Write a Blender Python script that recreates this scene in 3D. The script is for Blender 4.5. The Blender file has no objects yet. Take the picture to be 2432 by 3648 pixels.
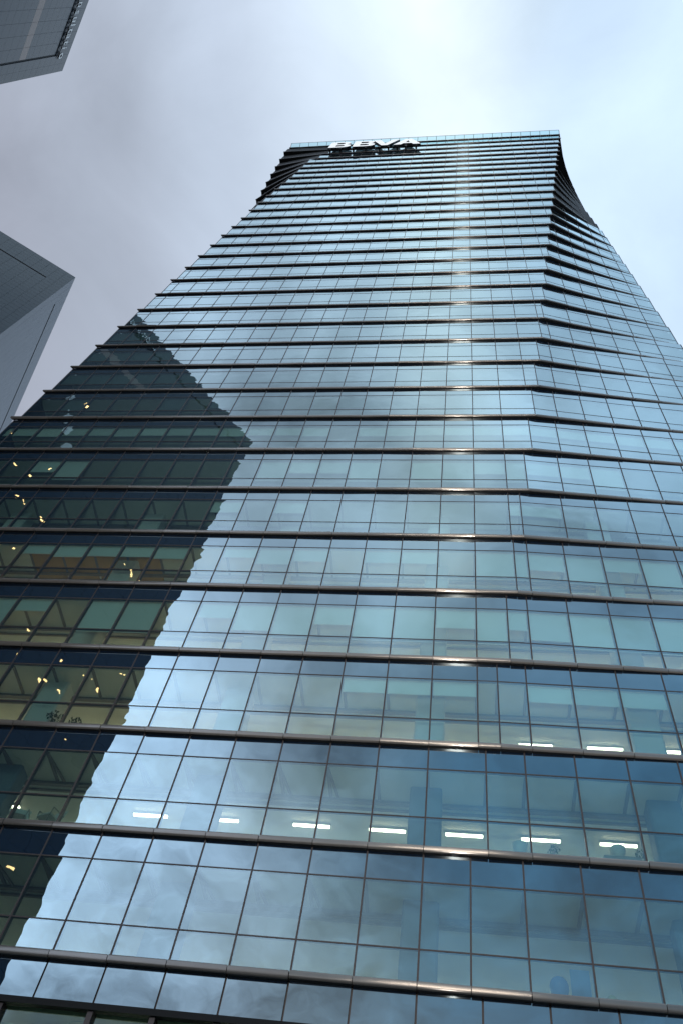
import bpy, math, random
import numpy as np
from mathutils import Vector, Matrix
from math import sin, cos, radians, pi, floor, ceil, hypot, atan2

random.seed(7)
SC = bpy.context.scene
COL = SC.collection

# ------------------------------------------------------------------ camera
def cam_axes(yaw, pitch, roll):
    f = Vector((-sin(yaw)*cos(pitch), cos(yaw)*cos(pitch), sin(pitch)))
    r = Vector((cos(yaw), sin(yaw), 0.0))
    u = r.cross(f)
    return (r*cos(roll)+u*sin(roll)).normalized(), (u*cos(roll)-r*sin(roll)).normalized(), f.normalized()
CR, CU, CF = cam_axes(0.258343248, 0.998894232, 0.229755789)
ZO = 12.5267                      # height of the lowest band of metal above the street
CAM = Vector((0.88858, -20.52603, 1.6))
cd = bpy.data.cameras.new('camera'); cam = bpy.data.objects.new('camera', cd); COL.objects.link(cam)
cam.matrix_world = Matrix(((CR.x, CU.x, -CF.x, CAM.x), (CR.y, CU.y, -CF.y, CAM.y), (CR.z, CU.z, -CF.z, CAM.z), (0, 0, 0, 1)))
cd.sensor_fit = 'VERTICAL'; cd.sensor_height = 24.0; cd.lens = 24.0*3002.498/3648.0
cd.clip_start = 0.1; cd.clip_end = 5000.0
SC.camera = cam

# ------------------------------------------------------------------ world: overcast evening sky
W = bpy.data.worlds.new('World'); SC.world = W; W.use_nodes = True
nt = W.node_tree; nt.nodes.clear()
def N(t, typ, **kw):
    n = t.nodes.new(typ)
    for k, v in kw.items(): setattr(n, k, v)
    return n
def L(t, a, b): t.links.new(a, b)
SUN_EL = 20.0
out = N(nt, 'ShaderNodeOutputWorld'); bg = N(nt, 'ShaderNodeBackground'); bg.inputs['Strength'].default_value = 0.1
sky = N(nt, 'ShaderNodeTexSky', sky_type='NISHITA', sun_disc=False)
sky.sun_elevation = radians(SUN_EL); sky.sun_rotation = radians(180.0)
tc = N(nt, 'ShaderNodeTexCoord'); sep = N(nt, 'ShaderNodeSeparateXYZ'); L(nt, tc.outputs['Generated'], sep.inputs[0])
def M(t, op, a, b=None, c=None, clamp=False):
    n = N(t, 'ShaderNodeMath', operation=op, use_clamp=clamp)
    for i, v in enumerate((a, b, c)):
        if v is None: continue
        if isinstance(v, (int, float)): n.inputs[i].default_value = v
        else: L(t, v, n.inputs[i])
    return n.outputs[0]
zden = M(nt, 'ADD', M(nt, 'MAXIMUM', sep.outputs['Z'], 0.0), 0.35)
comb = N(nt, 'ShaderNodeCombineXYZ')
L(nt, M(nt, 'DIVIDE', sep.outputs['X'], zden), comb.inputs[0]); L(nt, M(nt, 'DIVIDE', sep.outputs['Y'], zden), comb.inputs[1])
def noise(t, vec, scale, detail=4.0, rough=0.5, dist=0.0, off=(0, 0, 0)):
    mp = N(t, 'ShaderNodeMapping'); mp.inputs['Location'].default_value = off; L(t, vec, mp.inputs['Vector'])
    n = N(t, 'ShaderNodeTexNoise'); n.inputs['Scale'].default_value = scale; n.inputs['Detail'].default_value = detail
    n.inputs['Roughness'].default_value = rough; n.inputs['Distortion'].default_value = dist
    L(t, mp.outputs[0], n.inputs['Vector']); return n.outputs['Fac']
def ss(t, v, a, b): 
    n = N(t, 'ShaderNodeMapRange', interpolation_type='SMOOTHSTEP'); L(t, v, n.inputs[0])
    n.inputs[1].default_value = a; n.inputs[2].default_value = b; return n.outputs[0]
n1 = noise(nt, comb.outputs[0], 4.2, 8.0, 0.52, 0.5, (3.1, 1.7, 0.0))
n2 = noise(nt, comb.outputs[0], 1.1, 3.0, 0.5, 0.0, (7.3, 2.2, 0.0))
def ramp(t, fac, stops, interp='EASE'):
    r = N(t, 'ShaderNodeValToRGB'); r.color_ramp.interpolation = interp
    e = r.color_ramp.elements
    while len(e) < len(stops): e.new(0.5)
    for el, (p, c) in zip(e, stops): el.position = p; el.color = (*c, 1.0)
    L(t, fac, r.inputs['Fac']); return r.outputs['Color']
# broad brightness of the cloud deck: dull in the west, bright overhead and east
xa = M(nt, 'ADD', sep.outputs['X'], 0.5)
base = ramp(nt, xa, [(0.0, (3.9, 4.2, 5.05)), (0.12, (4.6, 5.15, 6.2)), (0.24, (5.8, 6.7, 8.1)), (0.38, (7.6, 8.9, 10.4)), (0.47, (8.9, 10.2, 11.1)), (0.62, (7.0, 8.8, 10.9)), (0.9, (6.4, 8.4, 10.7))])
# the deck is smooth to the north and broken up towards the south
sth = M(nt, 'MULTIPLY_ADD', sep.outputs['Y'], -2.2, 0.1, clamp=True)
amp = M(nt, 'MULTIPLY_ADD', sth, 2.2, 0.7)
det = M(nt, 'MAXIMUM', M(nt, 'MULTIPLY_ADD', M(nt, 'SUBTRACT', n1, 0.5), amp, M(nt, 'MULTIPLY_ADD', sth, 0.12, 1.0)), 0.38)
n3 = noise(nt, comb.outputs[0], 12.0, 6.0, 0.6, 0.8, (1.3, 4.4, 0.0))
det = M(nt, 'MAXIMUM', M(nt, 'MULTIPLY_ADD', M(nt, 'SUBTRACT', n3, 0.5), M(nt, 'MULTIPLY_ADD', M(nt, 'MULTIPLY', sth, ss(nt, sep.outputs['Z'], 0.80, 0.50)), 1.5, 0.12), det), 0.35)
big = M(nt, 'MULTIPLY_ADD', n2, 0.3, 1.0)
# south-east the cloud thins to dull blue lower down, south-west it is thick and bright
gap = M(nt, 'MULTIPLY', M(nt, 'MULTIPLY', ss(nt, sep.outputs['X'], -0.33, 0.02), sth), ss(nt, sep.outputs['Z'], 0.985, 0.62))
west = M(nt, 'MULTIPLY', M(nt, 'MULTIPLY', ss(nt, sep.outputs['X'], -0.12, -0.36), sth), ss(nt, sep.outputs['Z'], 0.90, 0.65))
bm = N(nt, 'ShaderNodeMix', data_type='RGBA'); L(nt, gap, bm.inputs['Factor']); L(nt, base, bm.inputs['A']); bm.inputs['B'].default_value = (0.85, 2.35, 3.9, 1)
base = bm.outputs['Result']
wm = N(nt, 'ShaderNodeMix', data_type='RGBA'); L(nt, west, wm.inputs['Factor']); L(nt, base, wm.inputs['A']); wm.inputs['B'].default_value = (9.6, 12.0, 15.5, 1)
base = wm.outputs['Result']
mul = M(nt, 'MULTIPLY', det, big)
vm = N(nt, 'ShaderNodeVectorMath', operation='SCALE'); L(nt, base, vm.inputs[0]); L(nt, mul, vm.inputs['Scale'])
mixs = N(nt, 'ShaderNodeMix', data_type='RGBA'); 
mixs.inputs['Factor'].default_value = 0.86
L(nt, sky.outputs[0], mixs.inputs['A']); L(nt, vm.outputs[0], mixs.inputs['B'])
L(nt, mixs.outputs['Result'], bg.inputs['Color']); L(nt, bg.outputs[0], out.inputs['Surface'])

# ------------------------------------------------------------------ sun behind the camera, low and veiled
sd = bpy.data.lights.new('sun', 'SUN'); sd.energy = 0.5; sd.angle = radians(10.0); sd.color = (1.0, 0.86, 0.72)
sun = bpy.data.objects.new('sun', sd); COL.objects.link(sun); sun.rotation_euler = (radians(90.0-SUN_EL), 0, 0); sun.location = (0, -60, 60)

SC.view_settings.view_transform = 'Standard'; SC.view_settings.look = 'None'
SC.view_settings.exposure = 0.0; SC.view_settings.gamma = 1.0; SC.view_settings.use_curve_mapping = False
SC.render.engine = 'CYCLES'
SC.cycles.use_denoising = True
SC.cycles.max_bounces = 8; SC.cycles.transparent_max_bounces = 16
SC.cycles.diffuse_bounces = 3; SC.cycles.glossy_bounces = 4
SC.cycles.sample_clamp_indirect = 4.0
SC.cycles.caustics_reflective = False; SC.cycles.caustics_refractive = False

# ------------------------------------------------------------------ materials
def newmat(name):
    m = bpy.data.materials.new(name); m.use_nodes = True; m.node_tree.nodes.clear()
    o = N(m.node_tree, 'ShaderNodeOutputMaterial'); return m, m.node_tree, o
def principled(name, col, rough=0.6, metal=0.0, var=0.0, vscale=3.0, bump=0.0, bscale=30.0, spec=0.5, emit=None, estr=0.0, objvar=0.0, brushed=0.0, transl=0.0):
    m, t, o = newmat(name)
    p = N(t, 'ShaderNodeBsdfPrincipled'); L(t, p.outputs[0], o.inputs['Surface'])
    p.inputs['Base Color'].default_value = (*col, 1); p.inputs['Roughness'].default_value = rough
    p.inputs['Metallic'].default_value = metal; p.inputs['Specular IOR Level'].default_value = spec
    if brushed:
        p.inputs['Anisotropic'].default_value = brushed
        tv = N(t, 'ShaderNodeCombineXYZ'); tv.inputs[2].default_value = 1.0; L(t, tv.outputs[0], p.inputs['Tangent'])
    g = N(t, 'ShaderNodeNewGeometry')
    if var or objvar:
        f = noise(t, g.outputs['Position'], vscale, 5.0, 0.6)
        v = M(t, 'MULTIPLY_ADD', f, 2*var, 1-var)
        if objvar:
            oi = N(t, 'ShaderNodeObjectInfo')
            v = M(t, 'MULTIPLY', v, M(t, 'MULTIPLY_ADD', oi.outputs['Random'], 2*objvar, 1-objvar))
        s = N(t, 'ShaderNodeVectorMath', operation='SCALE'); s.inputs[0].default_value = col; L(t, v, s.inputs['Scale'])
        L(t, s.outputs[0], p.inputs['Base Color'])
    if bump:
        b = N(t, 'ShaderNodeBump'); b.inputs['Strength'].default_value = 1.0; b.inputs['Distance'].default_value = bump
        L(t, noise(t, g.outputs['Position'], bscale, 3.0), b.inputs['Height']); L(t, b.outputs[0], p.inputs['Normal'])
    if emit:
        p.inputs['Emission Color'].default_value = (*emit, 1); p.inputs['Emission Strength'].default_value = estr
    return m
R0, RP = 0.33, 2.0
def glassmat(name, under, col, wob, r0=R0):
    """coated glass: mirror by Fresnel over either a tinted see-through pane or an opaque backing"""
    m, t, o = newmat(name)
    g = N(t, 'ShaderNodeNewGeometry'); oi = N(t, 'ShaderNodeObjectInfo')
    off = N(t, 'ShaderNodeVectorMath', operation='MULTIPLY_ADD')
    L(t, g.outputs['Position'], off.inputs[0]); off.inputs[1].default_value = (1, 1, 1)
    cx = N(t, 'ShaderNodeCombineXYZ'); L(t, M(t, 'MULTIPLY', oi.outputs['Random'], 40.0), cx.inputs[0])
    L(t, cx.outputs[0], off.inputs[2])
    h = noise(t, off.outputs[0], 1.0, 1.5, 0.4)
    b = N(t, 'ShaderNodeBump'); b.inputs['Strength'].default_value = 1.0; b.inputs['Distance'].default_value = wob
    L(t, h, b.inputs['Height'])
    gl = N(t, 'ShaderNodeBsdfGlossy'); gl.inputs['Roughness'].default_value = 0.0; gl.inputs['Color'].default_value = (0.73, 0.91, 0.97, 1)
    L(t, b.outputs[0], gl.inputs['Normal'])
    if under == 'clear':
        u = N(t, 'ShaderNodeBsdfTransparent'); u.inputs['Color'].default_value = (*col, 1)
    else:
        u = N(t, 'ShaderNodeBsdfDiffuse'); u.inputs['Color'].default_value = (*col, 1)
    lw = N(t, 'ShaderNodeLayerWeight'); lw.inputs['Blend'].default_value = 0.5
    fac = M(t, 'MULTIPLY_ADD', M(t, 'POWER', lw.outputs['Facing'], RP), 1-r0, r0)
    mx = N(t, 'ShaderNodeMixShader'); L(t, fac, mx.inputs[0]); L(t, u.outputs[0], mx.inputs[1]); L(t, gl.outputs[0], mx.inputs[2])
    L(t, mx.outputs[0], o.inputs['Surface']); return m
def clearmat(name, col):
    m, t, o = newmat(name); u = N(t, 'ShaderNodeBsdfTransparent'); u.inputs['Color'].default_value = (*col, 1)
    L(t, u.outputs[0], o.inputs['Surface']); return m

MAT = dict(
    glass=glassmat('coated_glass', 'clear', (0.62, 0.84, 0.78), 0.0046),
    base_glass=glassmat('base_glass', 'clear', (0.66, 0.86, 0.72), 0.003, 0.05),
    glass_edge=clearmat('glass_edge', (0.97, 0.99, 0.98)),
    spandrel=glassmat('spandrel_glass', 'opaque', (0.005, 0.014, 0.034), 0.0046),
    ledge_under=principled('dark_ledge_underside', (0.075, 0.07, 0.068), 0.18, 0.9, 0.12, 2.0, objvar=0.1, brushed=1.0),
    metal=principled('bronze_metal', (0.225, 0.207, 0.19), 0.18, 0.5, 0.12, 2.0, objvar=0.10, brushed=1.0),
    mullion=principled('dark_mullion', (0.045, 0.036, 0.036), 0.45, 0.3, 0.1),
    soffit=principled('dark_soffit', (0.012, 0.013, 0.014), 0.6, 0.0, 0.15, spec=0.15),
    ceiling=principled('ceiling_board', (0.62, 0.60, 0.54), 0.85, 0.0, 0.05, 1.5),
    rib=principled('ceiling_trim', (0.20, 0.17, 0.15), 0.7, 0.0, 0.1),
    slab=principled('slab_concrete', (0.30, 0.29, 0.27), 0.8, 0.0, 0.1),
    wall=principled('inner_wall', (0.46, 0.38, 0.28), 0.8, 0.0, 0.12, 0.6),
    slate=principled('dark_inner_wall', (0.07, 0.10, 0.12), 0.8, 0.0, 0.12, 0.6),
    timber=principled('inner_timber', (0.42, 0.24, 0.08), 0.6, 0.0, 0.12, 0.8),
    column=principled('column_cladding', (0.60, 0.60, 0.58), 0.6, 0.0, 0.06),
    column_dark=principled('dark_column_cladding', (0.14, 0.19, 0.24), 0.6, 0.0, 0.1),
    blind=principled('blind_fabric', (0.78, 0.80, 0.77), 0.9, 0.0, 0.05, 2.0, objvar=0.12),
    blind_shaded=principled('shaded_blind_fabric', (0.20, 0.22, 0.23), 0.9, 0.0, 0.05, 2.0, objvar=0.12),  # same blind cloth, shaded in its colour so the upper storeys look dim
    lamp=principled('tube_light', (0.9, 0.9, 0.9), 0.5, emit=(1.0, 0.80, 0.62), estr=9.0),
    strip=principled('room_fill', (0.9, 0.9, 0.9), 0.5, emit=(1.0, 0.76, 0.48), estr=34.0),  # glow of the fill bars added inside the storeys
    strip_dim=principled('dim_room_fill', (0.9, 0.9, 0.9), 0.5, emit=(0.95, 1.0, 0.85), estr=13.0),
    lamp_end=principled('tube_cap', (0.5, 0.5, 0.5), 0.4, 0.5),
    stone=principled('grey_stone', (0.022, 0.034, 0.050), 0.24, 0.0, 0.10, 0.35, spec=0.22, objvar=0.12),
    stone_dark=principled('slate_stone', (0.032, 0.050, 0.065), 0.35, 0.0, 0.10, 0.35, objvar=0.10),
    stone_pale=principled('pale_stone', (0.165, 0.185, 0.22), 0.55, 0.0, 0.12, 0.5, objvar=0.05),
    stone_reflect=principled('rosy_reflection_stone', (0.16, 0.10, 0.08), 0.30, 0.0, 0.08, 0.5),
    core=principled('dark_joint', (0.02, 0.023, 0.026), 0.8),
    white=principled('white_letter', (0.80, 0.80, 0.78), 0.4),
    litwhite=principled('lit_white_letter', (0.85, 0.85, 0.83), 0.4, emit=(1.0, 0.97, 0.92), estr=0.4),
    black=principled('black_return', (0.015, 0.015, 0.016), 0.5),
    warmlight=principled('warm_lamp', (0.8, 0.7, 0.5), 0.5, emit=(1.0, 0.56, 0.20), estr=4.5),
    rail_glass=clearmat('rail_glass', (0.80, 0.92, 0.94)),
    chair=principled('pale_shell', (0.68, 0.70, 0.68), 0.5),
    steel=principled('thin_steel', (0.35, 0.36, 0.37), 0.35, 0.8),
    leaf=principled('leaf', (0.05, 0.12, 0.05), 0.6, 0.0, 0.3, 6.0),
    darkleaf=principled('dark_leaf', (0.02, 0.05, 0.035), 0.6, 0.0, 0.3, 6.0),
    pot=principled('pot', (0.10, 0.10, 0.10), 0.6),
    blue=principled('blue_rubber', (0.06, 0.20, 0.52), 0.25),
    bluepanel=principled('blue_panel', (0.07, 0.17, 0.36), 0.5),
    yellow=principled('yellow_rubber', (0.55, 0.42, 0.12), 0.35),
    red=principled('red_rubber', (0.40, 0.07, 0.06), 0.35),
    asphalt=principled('asphalt', (0.05, 0.05, 0.052), 0.9, 0.0, 0.2, 1.0, 0.004, 60.0),
    paving=principled('paving', (0.22, 0.21, 0.20), 0.85, 0.0, 0.15, 0.8, 0.003, 40.0),
    ground=principled('ground_earth', (0.12, 0.12, 0.115), 0.9, 0.0, 0.2, 0.05),
    cable=principled('white_cable', (0.7, 0.7, 0.68), 0.5),
)

# ------------------------------------------------------------------ mesh helpers
class G:
    """collects geometry"""
    def __init__(s): s.v = []; s.f = []; s.m = []; s.sm = []
    def add(s, vs, fs, mi=0, smooth=False):
        o = len(s.v); s.v += [tuple(v) for v in vs]
        for f in fs: s.f.append(tuple(i+o for i in f)); s.m.append(mi); s.sm.append(smooth)
        return s
    def box(s, x0, x1, y0, y1, z0, z1, mi=0, front=None):
        v = [(x0,y0,z0),(x1,y0,z0),(x1,y1,z0),(x0,y1,z0),(x0,y0,z1),(x1,y0,z1),(x1,y1,z1),(x0,y1,z1)]
        s.add(v, [(3,2,1,0),(4,5,6,7),(1,2,6,5),(2,3,7,6),(3,0,4,7)], mi)
        s.add([v[0],v[1],v[5],v[4]], [(0,1,2,3)], mi if front is None else front); return s
    def xbox(s, mat, sx, sy, sz, mi=0):
        g = G().box(-sx/2, sx/2, -sy/2, sy/2, -sz/2, sz/2); s.merge(g, mat, mi); return s
    def merge(s, g, mat=None, mi=None):
        vs = [tuple(mat @ Vector(v)) for v in g.v] if mat is not None else g.v
        o = len(s.v); s.v += vs
        for f, m, q in zip(g.f, g.m, g.sm): s.f.append(tuple(i+o for i in f)); s.m.append(m if mi is None else mi); s.sm.append(q)
        return s
    def prism(s, poly, z0, z1, mi=0, mtop=None, mside=None):
        n = len(poly)
        s.add([(x, y, z0) for x, y in poly], [tuple(range(n))[::-1]], mi)
        s.add([(x, y, z1) for x, y in poly], [tuple(range(n))], mi if mtop is None else mtop)
        for i in range(n):
            a, b = poly[i], poly[(i+1) % n]
            s.add([(*a, z0), (*b, z0), (*b, z1), (*a, z1)], [(0, 1, 2, 3)], mi if mside is None else mside)
        return s
    def tube(s, a, b, r, n=6, mi=0):
        a, b = Vector(a), Vector(b); d = (b-a).normalized()
        p = d.orthogonal().normalized(); q = d.cross(p)
        va = [a+(p*cos(2*pi*i/n)+q*sin(2*pi*i/n))*r for i in range(n)]; vb = [w+(b-a) for w in va]
        s.add(va+vb, [(i, (i+1) % n, n+(i+1) % n, n+i) for i in range(n)], mi, True)
        s.add(va, [tuple(range(n))[::-1]], mi); s.add(vb, [tuple(range(n))], mi); return s
    def lathe(s, prof, c=(0, 0, 0), n=14, mi=0, smooth=True):
        o = [(c[0]+r*cos(2*pi*i/n), c[1]+r*sin(2*pi*i/n), c[2]+z) for r, z in prof for i in range(n)]
        s.add(o, [(j*n+i, j*n+(i+1) % n, (j+1)*n+(i+1) % n, (j+1)*n+i) for j in range(len(prof)-1) for i in range(n)], mi, smooth); return s
    def mesh(s, name, mats):
        me = bpy.data.meshes.new(name); me.from_pydata(s.v, [], s.f)
        for m in mats: me.materials.append(MAT[m])
        me.polygons.foreach_set('material_index', s.m); me.polygons.foreach_set('use_smooth', s.sm)
        me.update(); return me
def link(name, me, parent=None, mat=None):
    o = bpy.data.objects.new(name, me); COL.objects.link(o)
    if parent is not None: o.parent = parent
    if mat is not None: o.matrix_local = mat
    return o
def tag(o, label=None, cat=None, group=None, kind=None):
    if label: o['label'] = label
    if cat: o['category'] = cat
    if group: o['group'] = group
    if kind: o['kind'] = kind
    return o
def empty(name, loc=(0, 0, 0), label=None, cat=None, group=None):
    o = link(name, None); o.location = loc; return tag(o, label, cat, group)
def part(name, g, mats, parent, mat=None): return link(name, g.mesh(name, mats), parent, mat)
def pix(p):
    d = Vector(p)-CAM; z = d.dot(CF)
    if z <= 0.1: return None
    k = 3002.498/z
    return 1216+k*d.dot(CR), 1824-k*d.dot(CU), z
class Set:
    """like pieces of one thing: the ones that show largest become parts, the rest one part"""
    def __init__(s, name, mats, parent, limit=300): s.n, s.mats, s.p, s.lim, s.it, s.tpl = name, mats, parent, limit, [], {}
    def add(s, key, make, mat, area, tilt=0.0):
        if key not in s.tpl: s.tpl[key] = make()
        c = mat.translation; q = pix(c); sc = 0.0
        if q:
            inside = -120 < q[0] < 2552 and -120 < q[1] < 3768
            sc = (1.0 if inside else 1e-4)*area/(q[2]*q[2])
        s.it.append((sc, key, mat))
    def build(s):
        s.it.sort(key=lambda a: -a[0]); me = {}
        for sc, key, mat in s.it[:s.lim]:
            if key not in me: me[key] = s.tpl[key].mesh(s.n, s.mats)
            link(s.n, me[key], s.p, mat)
        if len(s.it) > s.lim:
            vs, fs, ms, sm, o = [], [], [], [], 0
            for sc, key, mat in s.it[s.lim:]:
                g = s.tpl[key]; A = np.array(mat)
                v = np.array(g.v) @ A[:3, :3].T + A[:3, 3]
                vs.append(v); fs += [tuple(i+o for i in f) for f in g.f]; ms += g.m; sm += g.sm; o += len(g.v)
            gg = G(); gg.v = np.concatenate(vs).tolist(); gg.f = fs; gg.m = ms; gg.sm = sm
            tag(part(s.n, gg, s.mats, s.p), kind='stuff')

# ------------------------------------------------------------------ ground
def sheet(name, x0, x1, y0, y1, z, mat):
    g = G().add([(x0,y0,z),(x1,y0,z),(x1,y1,z),(x0,y1,z)], [(0,1,2,3)])
    return tag(link(name, g.mesh(name, [mat])), kind='structure')
sheet('ground', -2500, 2500, -2500, 2500, 0.0, 'ground')
sheet('road', -400, 400, -38, -24, 0.004, 'asphalt')
tag(link('pavement', G().box(-400, 400, -23.9, 30, -0.1, 0.13).mesh('pavement', ['paving'])), kind='structure')

# ------------------------------------------------------------------ the glass tower: measured levels and plan
ZT = [0.235, 4.05, 7.95, 11.95, 15.96, 19.93, 23.93, 28.02, 32.05, 36.08, 40.08, 44.07, 48.05, 52.05, 56.04, 59.96, 63.84, 67.72, 71.6, 75.43, 79.2, 82.98, 86.8, 90.75, 94.6, 98.4, 102.05, 105.7, 109.3, 112.9, 116.45, 120.1, 123.85, 127.7, 131.45]
ZT = [z+ZO for z in ZT]
def interp(tab, k):
    ks = sorted(tab)
    if k <= ks[0]: return tab[ks[0]]
    for a, b in zip(ks, ks[1:]):
        if k <= b: return tab[a]+(tab[b]-tab[a])*(k-a)/(b-a)
    return tab[ks[-1]]
CX = {0:.85,1:1.29,2:1.78,3:2.25,4:2.73,5:3.18,6:3.66,7:4.09,8:4.55,9:4.98,10:5.41,11:5.81,12:6.24,13:6.68,14:7.07,15:7.48,16:7.89,17:8.32,18:8.72,19:9.12,20:9.53,21:9.92,22:10.38,24:11.18,30:13.5,34:15.12,35:15.2}
YE = {0:.05,2:.15,4:.5,6:.9,8:1.25,10:1.6,12:2.0,13:2.2,16:2.66,18:2.95,20:3.28,22:3.5,24:3.9,26:4.28,28:4.45,34:4.2}
XE = {0:16.2,20:16.1,26:15.85,30:16.0,34:16.1}
XL = {0:-27.0,8:-25.55,14:-24.3,22:-22.95,23:-22.9,24:-22.7,26:-22.2,28:-21.8,30:-21.55,31:-21.4,32:-20.3,33:-19.4,34:-18.8}
B = 1.56
def outline(k):
    """glass line of the storey whose ceiling is level k: (x, y) break points, left face, main face, right face"""
    xl, cx, xe, ye = interp(XL, k), interp(CX, k), interp(XE, k), interp(YE, k)
    main = [xl] + [i*B for i in range(ceil((xl+.4)/B), 60) if i*B < cx-.4] + [cx]
    r = (1.59-0.21*k) % 1.53
    if r < .4: r += 1.53
    def yr(x):
        u = (x-cx)/max(.3, xe-cx); return ye*(1.12*u-.12*u*u)
    right = []; s = r; x = cx; acc = 0.0; px, py = cx, 0.0
    st = max(.3, xe-cx)/400.0
    while x < xe:
        x += st; y = yr(x); acc += hypot(x-px, y-py); px, py = x, y
        if acc >= s and xe-x > .35: right.append((x, y)); s += 1.53
    right.append((xe, yr(xe)))
    yl = 0.43*(34.0-k)+.02; lx = -26.75
    n = max(1, round(hypot(lx-xl, yl)/B))
    left = [(lx+(xl-lx)*i/n, yl*(1-i/n)) for i in range(n)]
    return left, [(x, 0.0) for x in main], right
OUT = [outline(min(k, 34.0)) for k in range(0, 36)]
tower = empty('office_tower', (0, 0, 0), 'tall tapering blue glass office tower banded by dark metal ledges', 'building')

S_pane = Set('window_pane', ['glass_edge', 'glass'], tower)
S_low = Set('transom_pane', ['glass_edge', 'glass'], tower)
S_spa = Set('spandrel_panel', ['mullion', 'spandrel'], tower)
S_mul = Set('mullion', ['mullion'], tower)
S_tra = Set('transom', ['mullion'], tower)
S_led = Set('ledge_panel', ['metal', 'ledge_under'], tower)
S_bli = Set('roller_blind', ['blind'], tower); S_bl2 = Set('roller_blind', ['blind_shaded'], tower, 60)
S_rib_shadow = Set('ceiling_rib_and_shadow', ['rib'], tower)
S_side = Set('side_panel', ['soffit'], tower)

def place(a, b, z, n_off=0.0):
    """frame at the middle of a->b: local x along the wall, local y inwards, z up"""
    a, b = Vector((*a, 0)), Vector((*b, 0)); d = (b-a).normalized(); n = Vector((-d.y, d.x, 0))
    c = (a+b)/2+n*n_off
    return Matrix(((d.x, n.x, 0, c.x), (d.y, n.y, 0, c.y), (0, 0, 1, z), (0, 0, 0, 1))), (b-a).length
def tiltm(a): return Matrix.Rotation(random.gauss(0, a), 4, 'X') @ Matrix.Rotation(random.gauss(0, a), 4, 'Z')
def panebox(w, h, t=0.024): return lambda: G().box(-w/2, w/2, 0, t, -h/2, h/2, 0, 1)
def q(x, s=0.01): return round(x/s)*s

LH = 0.192        # ledge height
for f in range(34):
    k = f+1
    left, main, right = OUT[k]
    z0, z1 = ZT[f], ZT[f+1]
    zt2, zt1 = z0+(1.08 if f == 0 else 1.25), z1-0.85
    pts = main+right
    bays = list(zip(pts, pts[1:]))
    nm = len(main)-1
    for bi, (a, b) in enumerate(bays):
        if bi >= nm and f >= 22:
            m, w = place(a, b, (z0+z1)/2, .02); w2 = q(w-.01); h2 = q(z1-z0-.02)
            S_side.add((w2, h2), (lambda w2=w2, h2=h2: G().box(-w2/2, w2/2, 0, .06, -h2/2, h2/2)), m, w2*h2*.3)
            continue
        for zs, ze, S in ((z0+LH+.02, zt2-.018, S_low), (zt2+.018, zt1-.018, S_pane), (zt1+.018, z1-.004, S_spa)):
            m, w = place(a, b, (zs+ze)/2, 0.0)
            w2, h2 = q(w-.05), q(ze-zs)
            S.add((w2, h2), panebox(w2, h2), m @ tiltm(0.0015), w2*h2)
        for zz in (zt2, zt1):
            m, w = place(a, b, zz, .03); w2 = q(w-.05)
            S_tra.add(w2, (lambda w2=w2: G().box(-w2/2, w2/2, -.04, .05, -.018, .018)), m, w2*.05)
        # blinds
        mx = (a[0]+b[0])/2; h = zt1-zt2; west = mx < -7.5
        pr, opts = {0: (0, (1,)), 1: (0, (1,)), 2: (0.0 if west else .45, (.35, .35, .55) if mx < 1.5 else (1, .4)), 3: (.8, (.4, .45, 1) if west else (1, .55, 1, .8)),
                    4: (.85, (.35, .45, .4) if west else (.45, .6, 1)), 5: (.08, (.5,)), 6: (.2 if west else .55, (1, .6)), 7: (.9, (.5, .5, .55)), 8: (.3 if west else .7, (1, .8, .7))}.get(f, (1, (1, 1, 1, 1, .8)))
        if random.random() < pr and bi < nm+9:
            fr = random.choice(opts)
            hh = q(fr*h-.05, .05)
            m, w = place(a, b, zt1-hh/2-.02, .14); w2 = q(w-.10)
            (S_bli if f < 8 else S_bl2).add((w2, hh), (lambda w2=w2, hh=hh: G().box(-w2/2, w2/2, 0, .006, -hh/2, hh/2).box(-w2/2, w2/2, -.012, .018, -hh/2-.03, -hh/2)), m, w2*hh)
    # mullions at every break
    allp = pts
    for i, p in enumerate(allp):
        a = allp[max(0, i-1)]; b = allp[min(len(allp)-1, i+1)]
        m, w = place(a, b, (z0+LH+z1)/2, 0.0); m.translation = Vector((p[0], p[1], (z0+LH+z1)/2))
        h2 = q(z1-z0-LH-.006, .02)
        S_mul.add(h2, (lambda h2=h2: G().box(-.0225, .0225, -.018, .15, -h2/2, h2/2)), m, .05*h2)
    # left return wall of the top storeys, dark metal
    lp = left+[main[0]]
    for a, b in zip(lp, lp[1:]):
        m, w = place(a, b, (z0+z1)/2, .02); w2 = q(w-.01); h2 = q(z1-z0-.02)
        S_side.add((w2, h2), (lambda w2=w2, h2=h2: G().box(-w2/2, w2/2, 0, .06, -h2/2, h2/2)), m, w2*h2*.3)

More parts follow.
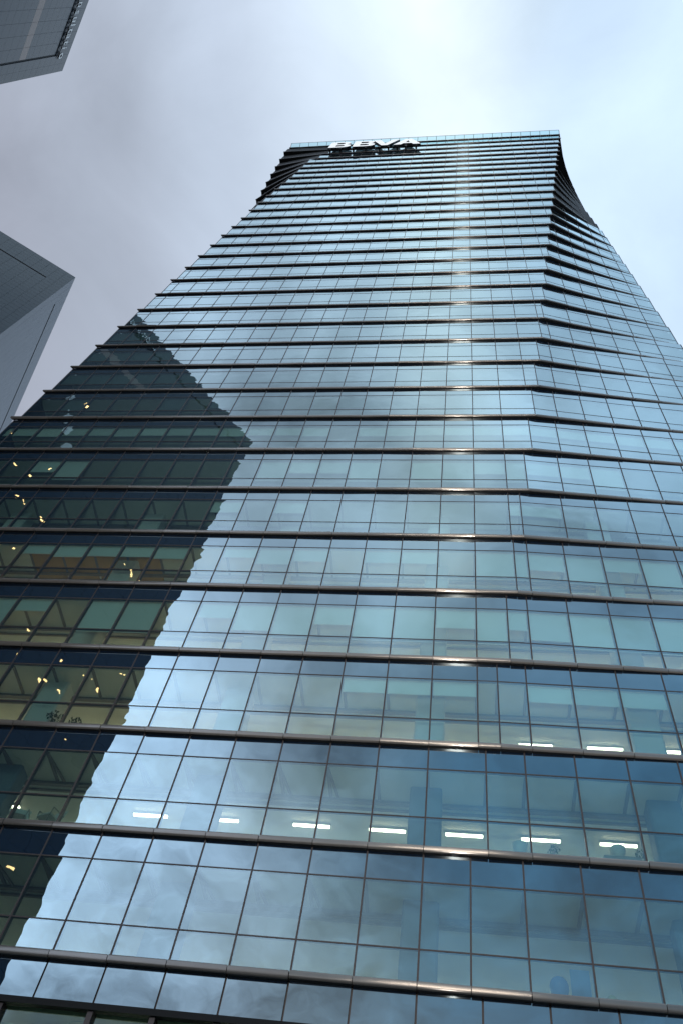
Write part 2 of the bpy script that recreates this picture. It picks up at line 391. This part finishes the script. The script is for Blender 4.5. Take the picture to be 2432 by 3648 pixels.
# ledges and slabs: each level carries the outline of the storey above it
NOSE = [(0.0, 0.0, 1), (.125, 0.0, 1), (.16, .008, 0), (.182, .028, 0), (.194, .06, 0), (.199, .11, 0), (.20, .17, 0), (.196, .215, 0), (.185, .238, 0), (.11, .24, 0), (0.0, .24, 0)]
NOSE = [(o*.86, z*.80, m) for o, z, m in NOSE]
def ledge_geo(a, b, na, nb, ds=1.0):
    """prism between two mitred ends, in coordinates relative to the middle"""
    g = G(); c = ((a[0]+b[0])/2, (a[1]+b[1])/2)
    ra = [(a[0]-c[0]+na[0]*o*ds, a[1]-c[1]+na[1]*o*ds, z) for o, z, _ in NOSE]
    rb = [(b[0]-c[0]+nb[0]*o*ds, b[1]-c[1]+nb[1]*o*ds, z) for o, z, _ in NOSE]
    n = len(NOSE)
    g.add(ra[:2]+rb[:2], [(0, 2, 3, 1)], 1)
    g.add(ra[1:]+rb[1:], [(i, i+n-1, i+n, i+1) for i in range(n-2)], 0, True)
    g.add(ra, [tuple(range(n))], 0); g.add(rb, [tuple(range(n))[::-1]], 0)
    return g
for k in range(35):
    left, main, right = OUT[min(k+1, 34)] if k < 34 else ([(-26.5, .05)], [(-26.5, 0.0)]+[(i*B, 0.0) for i in range(-16, 10)]+[(15.25, 0.0)], [(15.4, .8), (15.7, 2.3), (16.1, 4.1)])
    pts = (left+main+right) if k < 34 else main+right
    nr = []
    for i, p in enumerate(pts):
        a = pts[max(0, i-1)]; b = pts[min(len(pts)-1, i+1)]
        d1 = Vector((p[0]-a[0], p[1]-a[1])) if i else None; d2 = Vector((b[0]-p[0], b[1]-p[1])) if i < len(pts)-1 else None
        d1 = d1 or d2; d2 = d2 or d1; d1.normalize(); d2.normalize()
        n = (Vector((d1.y, -d1.x))+Vector((d2.y, -d2.x))); n.normalize()
        n = n/max(.5, n.dot(Vector((d1.y, -d1.x)))); nr.append((n.x, n.y))
    for i in range(len(pts)-1):
        a, b = Vector(pts[i]), Vector(pts[i+1]); d = (b-a).normalized()*.010
        a2, b2 = a+d, b-d
        # the first piece runs a hand past the corner, as the ledge ends do
        if k < 27 and i == len(left): a2 = a-Vector((.28, 0))
        if k < 27 and i < len(left): continue
        if k > 22 and k < 34 and i >= len(left)+len(main)-1: continue
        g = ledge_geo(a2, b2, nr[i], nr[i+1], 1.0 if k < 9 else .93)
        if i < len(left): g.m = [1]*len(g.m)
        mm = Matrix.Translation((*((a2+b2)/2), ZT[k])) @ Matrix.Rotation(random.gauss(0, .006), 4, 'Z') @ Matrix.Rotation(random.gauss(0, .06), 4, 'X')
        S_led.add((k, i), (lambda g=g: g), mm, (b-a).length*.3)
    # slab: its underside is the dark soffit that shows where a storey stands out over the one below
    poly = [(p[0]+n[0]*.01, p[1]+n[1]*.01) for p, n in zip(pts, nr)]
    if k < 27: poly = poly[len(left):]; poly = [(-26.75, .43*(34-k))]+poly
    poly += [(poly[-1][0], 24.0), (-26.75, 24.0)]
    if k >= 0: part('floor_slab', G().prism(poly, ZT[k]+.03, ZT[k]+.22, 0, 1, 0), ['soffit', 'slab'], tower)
for S in (S_pane, S_low, S_spa, S_mul, S_tra, S_led, S_bli, S_bl2, S_side): S.build()

# rooms: suspended ceilings, beams, ribs, shadow strips, columns, back walls
for f in range(34):
    left, main, right = OUT[f+1]; zc = ZT[f+1]-.80
    front = [(p[0], p[1]+.17) for p in main+right]
    poly = front+[(front[-1][0]-.05, 9.0), (front[0][0]+.1, 9.0)]
    part('ceiling', G().prism(poly, zc, zc+.06), ['ceiling'], tower)
    if f < 6:
        x0, x1 = main[0][0]+.3, right[-1][0]-.3
        part('ceiling_beam', G().box(x0, x1, 1.62, 1.78, zc-.10, zc-.004).box(x0, x1, 2.02, 2.10, zc-.07, zc-.004), ['rib'], tower)
        for p in main[1:]+right[:-1]:
            x, y = p
            ang = 0.0 if x < -2 else .04
            m = Matrix.Translation((x, y+.18+.70, zc-.03)) 
            S_rib_shadow.add('r', lambda: G().box(-.05, .05, -.69, .69, -.03, .024), m, .4)
            if f < 2 and x < -2:
                m2 = Matrix.Translation((x+.12, y+.9, zc-.03)) @ Matrix.Rotation(-.17, 4, 'Z')
                S_rib_shadow.add('s', lambda: G().box(-.04, .04, -.70, .70, -.03, .020), m2, .3)  # dark slanted strip standing in for a mullion's shadow on the ceiling
        for cx0 in (-21.1, -14.05, -7.0, -.05, 7.1, 13.6):
            z0 = ZT[f]+.222
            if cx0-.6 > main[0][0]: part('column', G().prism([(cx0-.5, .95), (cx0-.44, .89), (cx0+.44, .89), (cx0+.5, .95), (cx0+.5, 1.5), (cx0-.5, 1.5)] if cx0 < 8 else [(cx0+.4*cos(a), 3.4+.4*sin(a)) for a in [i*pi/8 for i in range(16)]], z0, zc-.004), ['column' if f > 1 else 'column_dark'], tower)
    if f in (0, 1, 2, 3, 4):
        z5 = zc-.75; yp = 7.0 if f == 0 else 5.2
        part('fill_strip', G().box(main[0][0]+1, right[-1][0]-1, yp, yp+.15, z5, z5+.06), ['strip_dim' if f < 2 else 'strip'], tower)  # unseen glowing bar added to brighten the office ceilings
    if f == 4:
        for i in range(-12, -8): part('timber_panel', G().box(i*B+.06, i*B+B-.06, .3, 4.4, zc-.05, zc-.004), ['timber'], tower)
    bw = 'timber' if f == 4 else ('slate' if f == 0 else 'wall')
    part('inner_wall', G().box(main[0][0]+.2, right[-1][0]-.1, 9.0, 9.15, ZT[f]+.23, zc-.003), [bw], tower)
S_rib_shadow.build()
# side and back walls, roof
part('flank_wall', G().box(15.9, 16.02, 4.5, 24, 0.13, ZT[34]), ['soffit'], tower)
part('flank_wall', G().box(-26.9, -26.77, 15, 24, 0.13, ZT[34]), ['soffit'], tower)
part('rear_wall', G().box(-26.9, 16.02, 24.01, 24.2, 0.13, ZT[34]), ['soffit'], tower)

# roof edge railing: glass leaning outwards on brackets
zr = ZT[34]+.192
rail_n = 29; rx0, rx1 = -26.3, 15.3
S_post = Set('railing_post', ['mullion'], tower); S_rg = Set('railing_glass', ['rail_glass'], tower)
gp = G(); gp.tube((0, -.12, 0), (0, -.56, 1.0), .035, 5); gp.tube((0, -.12, .02), (0, .5, .02), .035, 5)
for i in range(rail_n+1):
    x = rx0+(rx1-rx0)*i/rail_n
    S_post.add('p', lambda: gp, Matrix.Translation((x, 0, zr)), 1)
    if i < rail_n:
        w = (rx1-rx0)/rail_n-.06
        S_rg.add('g', lambda: G().add([(-w/2, -.14, .05), (w/2, -.14, .05), (w/2, -.54, .96), (-w/2, -.54, .96), (-w/2, -.128, .06), (w/2, -.128, .06), (w/2, -.528, .97), (-w/2, -.528, .97)], [(0,1,2,3),(7,6,5,4),(0,4,5,1),(3,2,6,7),(0,3,7,4),(1,5,6,2)]), Matrix.Translation((x+(rx1-rx0)/rail_n/2, 0, zr)), 1)
S_post.build(); S_rg.build()
part('handrail', G().tube((rx0, -.57, zr+1.02), (rx1, -.57, zr+1.02), .025, 6), ['mullion'], tower)
part('roof_fascia', G().box(-26.4, 15.2, -.03, .1, zr, zr+.2), ['spandrel'], tower)

# street-level storey below the lowest ledge: deep dark frame, wider bays
z1 = ZT[0]
lob = [(-30.0, 0.0)]+[(i*B, 0.0) for i in range(-19, 11)]
S_sp0 = Set('base_panel', ['mullion', 'spandrel'], tower)
for a, b in zip(lob, lob[1:]):
    m, w = place(a, b, z1-.48, 0.0); w2 = q(w-.05)
    S_sp0.add(w2, panebox(w2, .95), m @ tiltm(.0012), w2)
S_sp0.build()
part('base_backing', G().box(-30, 16.0, .05, .12, z1-.96, z1-.002), ['mullion'], tower)
part('base_beam', G().box(-30, 16.1, -.04, .14, z1-1.12, z1-.96), ['soffit'], tower)
S_lm = Set('base_mullion', ['mullion'], tower); S_lp = Set('base_pane', ['glass_edge', 'base_glass'], tower)
lx = [-30.0, -26.5, -23.4, -20.3, -17.16, -14.0, -11.6, -10.12, -7.8]+[i*B for i in range(-4, 11)]
for a, b in zip(lx, lx[1:]):
    w2 = q(b-a-.16)
    S_lm.add('m', lambda: G().box(-.07, .07, 0, .3, -5.4, 5.3), Matrix.Translation((b, .02, z1-6.4)), 1)
    S_lp.add(w2, panebox(w2, 9.0), Matrix.Translation(((a+b)/2, .16, z1-5.6)), 1)
S_lm.build(); S_lp.build()
part('base_ceiling', G().box(-30, 16, .36, 9, z1-1.1, z1-1.0), ['ceiling'], tower)
part('fill_strip', G().box(-28, 15, 4.6, 4.8, z1-2.0, z1-1.9), ['strip_dim'], tower)  # added glowing bar that brightens the base storey from inside
part('base_wall', G().box(-30, 16, 9.0, 9.2, .13, z1-1.11), ['wall'], tower)
for x in [i*B*2-.3 for i in range(-9, 5)]:
    part('base_bulkhead', G().box(x, x+1.1, 1.1, 3.4, z1-1.65, z1-1.11), ['blind'], tower)
tag(link('loose_cable', G().tube((-10.1, .45, z1-1.38), (-8.9, .43, z1-1.44), .012, 5).tube((-8.9, .43, z1-1.44), (-8.45, .42, z1-1.30), .012, 5).tube((-8.45, .42, z1-1.30), (-8.35, .42, z1-1.22), .012, 5).tube((-8.35, .42, z1-1.22), (-7.9, .42, z1-1.18), .012, 5).mesh('loose_cable', ['cable'])), 'white cable sagging behind the glass under the lowest dark beam', 'cable')

# ------------------------------------------------------------------ lit tube lights seen through the low panes
def tube_light(x0, x1, f, label):
    zc = ZT[f+1]-.80; w = x1-x0
    t = empty('ceiling_light', ((x0+x1)/2, 2.95, zc-.002), label, 'ceiling light', 'lit tube lights on the office ceilings')
    part('diffuser', G().box(-w/2, w/2, -.05, .05, -.155, -.10), ['lamp'], t)
    part('housing', G().box(-w/2-.02, w/2+.02, -.05, .05, -.098, -.05), ['lamp_end'], t)
    for s in (-1, 1): part('hanger', G().tube((s*w*.35, 0, -.05), (s*w*.35, 0, 0), .01, 5), ['lamp_end'], t)
LAB1 = ['lit tube light above the pale chairs at the far left of the lower office floor', 'leftmost lit tube light showing through the sky reflection, lower office floor', 'second lit tube light from the left in the sky reflection, lower office floor',
        'lit tube light cut in two by a mullion, midway along the lower office floor', 'short lit tube light just left of the column, lower office floor', 'short lit tube light just right of the column, lower office floor',
        'lit tube light over the left pale bucket chair, lower office floor', 'lit tube light over the right pale bucket chair, lower office floor', 'lit tube light cut by the right edge of the photo, lower office floor']
for (a, b), l in zip([(-15.4, -14.2), (-10.03, -8.83), (-7.57, -6.35), (-4.47, -3.24), (-1.95, -.75), (.55, 1.75), (2.98, 4.19), (5.42, 6.55), (7.9, 9.1)], LAB1): tube_light(a, b, 1, l)
LAB2 = ['lit tube light peeping over the ledge at the left of the upper trio', 'whole lit tube light in the middle of the upper trio', 'lit tube light cut by a mullion at the right of the upper trio']
for (a, b), l in zip([(3.1, 4.28), (5.5, 6.72), (7.92, 9.1)], LAB2): tube_light(a, b, 2, l)

# ------------------------------------------------------------------ the floodlight whose glints run up the ledges
fl = empty('floodlight', (CAM.x, -25.0, 0.13), 'floodlight on a short post on the pavement behind the camera', 'floodlight')
part('post', G().tube((0, 0, 0), (0, 0, 2.55), .05, 8).box(-.2, .2, -.2, .2, 0, .03), ['steel'], fl)
part('housing', G().box(-.24, .24, -.16, .10, 2.56, 2.90), ['black'], fl)
part('lens', G().box(-.20, .20, .102, .125, 2.60, 2.86), ['lamp'], fl)
ld = bpy.data.lights.new('floodlight_beam', 'SPOT'); ld.energy = 25000.0; ld.color = (1.0, 0.93, 0.86); ld.spot_size = radians(104); ld.spot_blend = 1.0; ld.shadow_soft_size = 0.15
lo = bpy.data.objects.new('beam', ld); COL.objects.link(lo); lo.parent = fl; lo.location = (0, .30, 2.73); lo.rotation_euler = (radians(90+68), 0, 0)

# ------------------------------------------------------------------ furniture near the glass
def shell_chair(x, y, z, label, s=1.0, rz=0.0):
    t = empty('shell_chair', (x, y, z), label, 'chair', 'pale chairs by the windows'); t.rotation_euler = (0, 0, rz); t.scale = (s, s, s)
    part('seat_shell', G().lathe([(.13, .42), (.24, .50), (.31, .66), (.34, .84), (.325, .85), (.29, .68), (.20, .53), (.0, .47)], n=16), ['chair'], t)
    for i in range(4):
        a = pi/4+i*pi/2; part('leg', G().tube((.10*cos(a), .10*sin(a), .43), (.24*cos(a), .24*sin(a), 0), .014, 6), ['steel'], t)
def plant(x, y, z, h, r, mat, label, seed):
    t = empty('potted_plant', (x, y, z), label, 'plant', 'potted plants by the windows')
    part('pot', G().lathe([(.0, 0), (.15, 0), (.20, .32), (.17, .32), (.0, .28)], n=12, smooth=False), ['pot'], t)
    rnd = random.Random(seed); g = G()
    for i in range(90):
        a = rnd.uniform(0, 2*pi); b = math.acos(rnd.uniform(-1, 1)); d = r*rnd.uniform(.5, 1)
        c = Vector((d*sin(b)*cos(a), d*sin(b)*sin(a), h+d*cos(b)*.8)); ln = r*.5
        u = Vector((rnd.gauss(0, 1), rnd.gauss(0, 1), rnd.gauss(0, .7))).normalized(); v = u.orthogonal().normalized()
        g.add([c-u*ln*.5, c+v*ln*.22, c+u*ln*.5, c-v*ln*.22], [(0, 1, 2, 3)])
    part('foliage', g, [mat], t)
    part('stem', G().tube((0, 0, .28), (0, 0, h), .015, 6), ['rib'], t)
def rnd_seat(f): return ZT[f]+.222
shell_chair(2.72, .8, rnd_seat(1)+.34, 'pale bucket chair under the left of the two lights right of the column', .66)
shell_chair(5.47, .8, rnd_seat(1)+.42, 'pale bucket chair directly under the right tube light', .66)
for x, zz in ((2.72, .34), (5.47, .42)):
    part('floor_plinth', G().box(x-.5, x+.5, .35, 1.15, rnd_seat(1)+.003, rnd_seat(1)+zz-.002), ['slab'], tower)
plant(3.68, .8, rnd_seat(1)+.003, .80, .20, 'leaf', 'round green plant beside the left pale bucket chair', 3)
plant(6.05, .8, rnd_seat(1)+.003, .80, .19, 'leaf', 'round green plant beside the right pale bucket chair', 4)
def frame_chair(x, y, z, label, rz):
    t = empty('wire_chair', (x, y, z), label, 'chair', 'pale chairs by the windows'); t.rotation_euler = (0, 0, rz)
    part('seat', G().box(-.27, .27, -.27, .27, .44, .49), ['chair'], t)
    part('backrest', G().add([(-.26, .24, .52), (.26, .24, .52), (.24, .36, 1.02), (-.24, .36, 1.02), (-.26, .27, .52), (.26, .27, .52), (.24, .39, 1.02), (-.24, .39, 1.02)], [(0,1,2,3),(7,6,5,4),(0,4,5,1),(3,2,6,7),(0,3,7,4),(1,5,6,2)]), ['chair'], t)
    for sx in (-1, 1):
        for sy in (-1, 1): part('leg', G().tube((sx*.24, sy*.24, .44), (sx*.27, sy*.27, 0), .016, 6), ['steel'], t)
        part('arm', G().tube((sx*.29, -.24, .68), (sx*.29, .28, .68), .016, 6).tube((sx*.29, -.24, .68), (sx*.27, -.25, .44), .016, 6), ['steel'], t)
frame_chair(-12.75, .85, rnd_seat(1)+.3, 'pale framed chair left of the pair behind the dark reflection', .3)
frame_chair(-11.7, .85, rnd_seat(1)+.3, 'pale framed chair right of the pair behind the dark reflection', -.4)
part('floor_plinth', G().box(-13.4, -11.1, .35, 1.5, rnd_seat(1)+.003, rnd_seat(1)+.298), ['slab'], tower)
plant(-13.1, .6, rnd_seat(2)+.003, .80, .34, 'darkleaf', 'dark leafy plant left of two on the window sill in the dark reflection', 5)
plant(-12.3, .6, rnd_seat(2)+.003, .62, .30, 'darkleaf', 'low dark plant right of two on the window sill in the dark reflection', 6)
plant(-18.0, .6, rnd_seat(4)+.003, .66, .26, 'darkleaf', 'dark plant in front of the amber timber wall, upper left floor', 7)
z = rnd_seat(0)
def ball(name, x, y, zc, r, mat, label):
    g = G().lathe([(r*sin(a), -r*cos(a)*1.12) for a in [i*pi/9 for i in range(10)]], n=16).lathe([(.0, -r*1.12-.03), (.02, -r*1.12-.03), (.008, -r*1.11)], n=6)
    o = link(name, g.mesh(name, [mat])); o.location = (x, y, zc); return tag(o, label, 'balloon', 'balloons on the lowest office floor')
bz = ZO
ball('balloon', 3.44, .6, bz+.99, .24, 'blue', 'big round blue balloon behind the lowest glass at right')
ball('balloon', 4.64, .4, bz+.66, .13, 'yellow', 'small yellow balloon right of the blue one, above the lowest ledge')
ball('balloon', 5.05, .45, bz+.60, .10, 'red', 'small red balloon right of the yellow one')
ball('balloon', 5.5, .45, bz+.60, .10, 'yellow', 'rightmost small yellow balloon on the lowest floor')
t = empty('display_panel', (4.02, .95, z), 'blue upright panel just right of the blue balloon', 'panel')
part('board', G().box(-.24, .24, -.02, .02, .12, 1.22), ['bluepanel'], t); part('foot', G().box(-.2, .2, -.15, .15, .003, .118), ['steel'], t)

# ------------------------------------------------------------------ lettering
def text_mesh(name, ch, size, extrude, bold, mats):
    cu = bpy.data.curves.new(name, 'FONT'); cu.body = ch; cu.size = size; cu.extrude = extrude; cu.offset = bold; cu.align_x = 'CENTER'; cu.resolution_u = 4
    o = bpy.data.objects.new(name, cu); COL.objects.link(o)
    bpy.context.view_layer.update()
    me = bpy.data.meshes.new_from_object(o.evaluated_get(bpy.context.evaluated_depsgraph_get()))
    bpy.data.objects.remove(o); me.name = name; me.materials.clear()
    for m in mats: me.materials.append(MAT[m])
    if len(mats) > 1:
        for p in me.polygons: p.material_index = 0 if p.normal.z > .9 else 1
    return me
def outline_letter(name, loops, depth, mats):
    cu = bpy.data.curves.new(name, 'CURVE'); cu.dimensions = '2D'; cu.fill_mode = 'BOTH'; cu.extrude = depth/2
    for lp in loops:
        s = cu.splines.new('POLY'); s.points.add(len(lp)-1)
        for p, (x, y) in zip(s.points, lp): p.co = (x, y, 0, 1)
        s.use_cyclic_u = True
    o = bpy.data.objects.new(name, cu); COL.objects.link(o); bpy.context.view_layer.update()
    me = bpy.data.meshes.new_from_object(o.evaluated_get(bpy.context.evaluated_depsgraph_get()))
    bpy.data.objects.remove(o); me.name = name; me.materials.clear()
    for m in mats: me.materials.append(MAT[m])
    for p in me.polygons: p.material_index = 0 if p.normal.z > .9 else 1
    return me
def arc(cx, cy, rx, ry, a0, a1, n=10): return [(cx+rx*cos(radians(a0+(a1-a0)*i/n)), cy+ry*sin(radians(a0+(a1-a0)*i/n))) for i in range(n+1)]
Hh = 4.9
Bo = [(0, 0), (2.0, 0)]+arc(1.95, 1.38, 1.25, 1.38, -90, 62)+arc(1.85, 3.65, 1.12, 1.25, -48, 90)+[(0, Hh)]
Bi1 = [(1.0, .85), (1.9, .85)]+arc(1.85, 1.42, .45, .57, -90, 90, 8)+[(1.0, 1.99)]
Bi2 = [(1.0, 2.85), (1.8, 2.85)]+arc(1.75, 3.45, .42, .6, -90, 90, 8)+[(1.0, 4.05)]
Vo = [(1.35, 0), (2.25, 0), (3.75, Hh), (2.65, Hh), (1.8, 1.5), (.95, Hh), (-.15, Hh)]
Ao = [(0, 0), (1.1, 0), (1.4, .95), (2.55, .95), (2.85, 0), (3.95, 0), (2.45, Hh), (1.5, Hh)]
Ai = [(1.68, 1.85), (2.27, 1.85), (1.975, 3.5)]
zl = ZO+124.4
sign = empty('rooftop_sign', (-12.35, -.62, zl), 'white block letters BBVA standing off the facade under the roof edge', 'sign')
RX = Matrix.Rotation(pi/2, 4, 'X')
for nm, loops, x in (('letter', [Bo, Bi1, Bi2], -18.75), ('letter', [Bo, Bi1, Bi2], -15.2), ('letter', [Vo], -12.3), ('letter', [Ao, Ai], -9.2)):
    o = link(nm, outline_letter(nm, loops, .45, ['litwhite', 'black']), sign, Matrix.Translation(((x+12.0)*1.026, 0, 0)) @ RX @ Matrix.Diagonal((1.026, 1.03, 1, 1)))
for x in (-18.4, -16.9, -15.0, -13.2, -11.2, -9.9, -8.6, -7.4, -5.9):
    part('bracket', G().box(-.12, .12, .02, .44, -.45, -.15).box(-.13, .13, -.1, .2, -.45, .25), ['black'], sign, Matrix.Translation(((x+12.0)*1.026, 0.0, 0)))

# ------------------------------------------------------------------ the two stone towers
UA = Vector((.5814, -.8136, 0)); VA = Vector((-.8136, -.5814, 0))
NA = Vector((.8136, .5814, 0))            # outward normal of the faces along UA
HT = 121.6
# --- tower with the lettering (also the one mirrored in the glass)
PA = Vector((-51.71, -14.10, 0))
ta = empty('stone_tower', PA, 'blue-grey stone tower at the top left corner with white lettering under its roof', 'building', 'twin stone towers')
def fm(o, xdir, n): # local x along face, local y = outward normal, z up
    return Matrix(((xdir.x, n.x, 0, o.x), (xdir.y, n.y, 0, o.y), (0, 0, 1, o.z), (0, 0, 0, 1)))
FA = fm(Vector((0, 0, 0)), UA, NA)
lu, lv = 32.7, 30.0
g = G(); cs = [Vector((0, 0, 0)), UA*lu, UA*lu+VA*lv, VA*lv]
inset = [c+(UA*(.08 if i in (0, 3) else -.08))+(VA*(.08 if i in (0, 1) else -.08)) for i, c in enumerate(cs)]
g.prism([(c.x, c.y) for c in inset][::-1], 0.13, HT-.10)
part('core_wall', g, ['core'], ta)
part('roof', G().prism([(c.x, c.y) for c in cs][::-1], HT-.098, HT), ['stone_dark'], ta)
S_a = Set('stone_panel', ['stone'], ta)
def panel(S, F, s0, s1, z0, z1, mat=None):
    w, h = q(s1-s0-.02), q(z1-z0-.02)
    m = F @ Matrix.Translation(((s0+s1)/2, -.075, (z0+z1)/2))
    S.add((w, h), lambda: G().box(-w/2, w/2, 0, .07, -h/2, h/2), m, w*h)
def cells(a, b, step):
    n = max(1, round((b-a)/step)); return [(a+(b-a)*i/n, a+(b-a)*(i+1)/n) for i in range(n)]
gs, gz = 2.35, HT-4.65          # grooves: from the corner, below the roof
for a, b in cells(0.0, gs, 1.2):
    for c, d in cells(20.0, HT-.1, 1.7): panel(S_a, FA, a, b, c, d)
for a, b in cells(gs, lu, 1.52):
    for c, d in cells(gz+.5, HT-.1, 1.4): panel(S_a, FA, a, b, c, d)
S_aw = Set('stone_panel', ['stone_reflect'], ta, 40)  # one row of panels tinted rosy to imitate a reflection on the stone
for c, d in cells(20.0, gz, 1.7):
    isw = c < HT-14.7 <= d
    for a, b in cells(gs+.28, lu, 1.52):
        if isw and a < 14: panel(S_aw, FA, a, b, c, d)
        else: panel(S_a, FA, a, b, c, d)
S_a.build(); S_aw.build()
# its other street face, plain panels
FB = fm(UA*lu, VA, UA)
S_b = Set('slate_panel', ['stone'], ta)
for a, b in cells(0, lv, 1.55):
    for c, d in cells(20.0, HT-.1, 3.4): panel(S_b, FB, a, b, c, d)
S_b.build()
# lit windows that sparkle in the mirror image
LIT = [(20.0,57.3,.7,.5),(23.4,57.0,.9,.5),(25.4,57.1,.9,.5),(26.7,60.4,.4,.3),(27.6,60.6,.4,.3),(28.8,60.5,.6,.4),(23.8,60.5,.5,.3),(3.9,81.9,.5,.4),(5.7,80.2,.5,.4),(9.45,94.8,.3,1.4),(8.1,77.1,1.0,.3),(10.2,77.3,.7,.5),(11.2,80.5,.3,1.0),(10.6,73.3,.6,.5),(11.65,73.5,.4,.3),(14.15,73.5,.6,.4),(25.9,77.3,.4,.5),(24.5,77.4,.3,.3),(27.3,77.1,.5,.3),(13.9,67.2,.5,.3),(29.3,40.7,.9,.5),(28.4,53.5,.4,.3),(19.6,60.4,.6,.3),(22.0,46.0,.7,.4),(30.5,64.0,.4,.4)]
for s, zz, w, h in LIT:
    part('lit_window', G().box(-w*.28, w*.28, -.02, .03, -h*.28, h*.28), ['warmlight'], ta, FA @ Matrix.Translation((s, 0, zz)))
for s0, z0 in ((7.5, 93.5), (8.9, 89.8), (10.0, 88.0), (11.1, 85.3)):
    part('pale_strip', G().box(-.35, .35, -.02, .10, -1.0, 1.0), ['white'], ta, FA @ Matrix.Translation((s0, 0, z0)))  # plain white plates for the pale upright streak in the mirror image
# lettering
sg = empty('building_sign', PA+FA @ Vector((6, .05, 118.6)), 'white lettering along the top of the grey tower at the photo corner', 'sign')
RZ = fm(Vector((0, 0, 0)), -UA, NA)     # reading direction: towards the corner
RL = RZ @ Matrix.Rotation(pi/2, 4, 'X') 
RL = Matrix(((-UA.x, 0, NA.x, 0), (-UA.y, 0, NA.y, 0), (0, 1, 0, 0), (0, 0, 0, 1)))
for ch, s in zip('oitatlusnoc', (2.5, 3.55, 4.25, 5.1, 5.85, 6.55, 7.25, 8.15, 9.15, 10.15, 11.1)):
    o = link('letter', text_mesh('letter', ch, 2.1, .05, .03, ['white', 'black']), sg, Matrix.Translation(FA @ Vector((s-6, .18, -.75))) @ RL @ Matrix.Diagonal((.74, 1, 1, 1)))
part('sign_rail', G().box(-4.0, 5.5, .0, .07, -.62, -.56), ['black'], sg, FA)

# --- the second tower, two faces and a sharp roof corner
PB = Vector((-56.45, 13.20, 0))
tb = empty('stone_tower', PB, 'grey stone tower at the left edge with a sharp roof corner and two thin slots', 'building', 'twin stone towers')
UB = -UA
FR = fm(Vector((0, 0, 0)), UB, NA)               # right, paler face
NL = Vector((.5814, -.8136, 0)); FLm = fm(Vector((0, 0, 0)), VA, NL)   # left, darker face
cs = [Vector((0, 0, 0)), VA*26, VA*26+UB*34, UB*34]
inset = [c+(UB*(.08 if i in (0, 1) else -.08))+(VA*(.08 if i in (0, 3) else -.08)) for i, c in enumerate(cs)]
part('core_wall', G().prism([(c.x, c.y) for c in inset][::-1], .13, HT-.1), ['core'], tb)
part('roof', G().prism([(c.x+0, c.y) for c in cs][::-1], HT-.098, HT), ['stone_dark'], tb)
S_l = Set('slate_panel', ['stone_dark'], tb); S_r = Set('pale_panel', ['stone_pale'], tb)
zs = HT-4.75
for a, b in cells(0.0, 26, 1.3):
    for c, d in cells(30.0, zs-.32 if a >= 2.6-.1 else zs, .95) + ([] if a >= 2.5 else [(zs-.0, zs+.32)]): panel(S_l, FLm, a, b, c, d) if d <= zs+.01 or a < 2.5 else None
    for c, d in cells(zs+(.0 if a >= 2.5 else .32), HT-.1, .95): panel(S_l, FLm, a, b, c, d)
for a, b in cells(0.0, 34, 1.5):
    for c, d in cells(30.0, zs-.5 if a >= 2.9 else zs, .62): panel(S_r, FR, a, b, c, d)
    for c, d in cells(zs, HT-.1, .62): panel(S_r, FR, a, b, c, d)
S_l.build(); S_r.build()
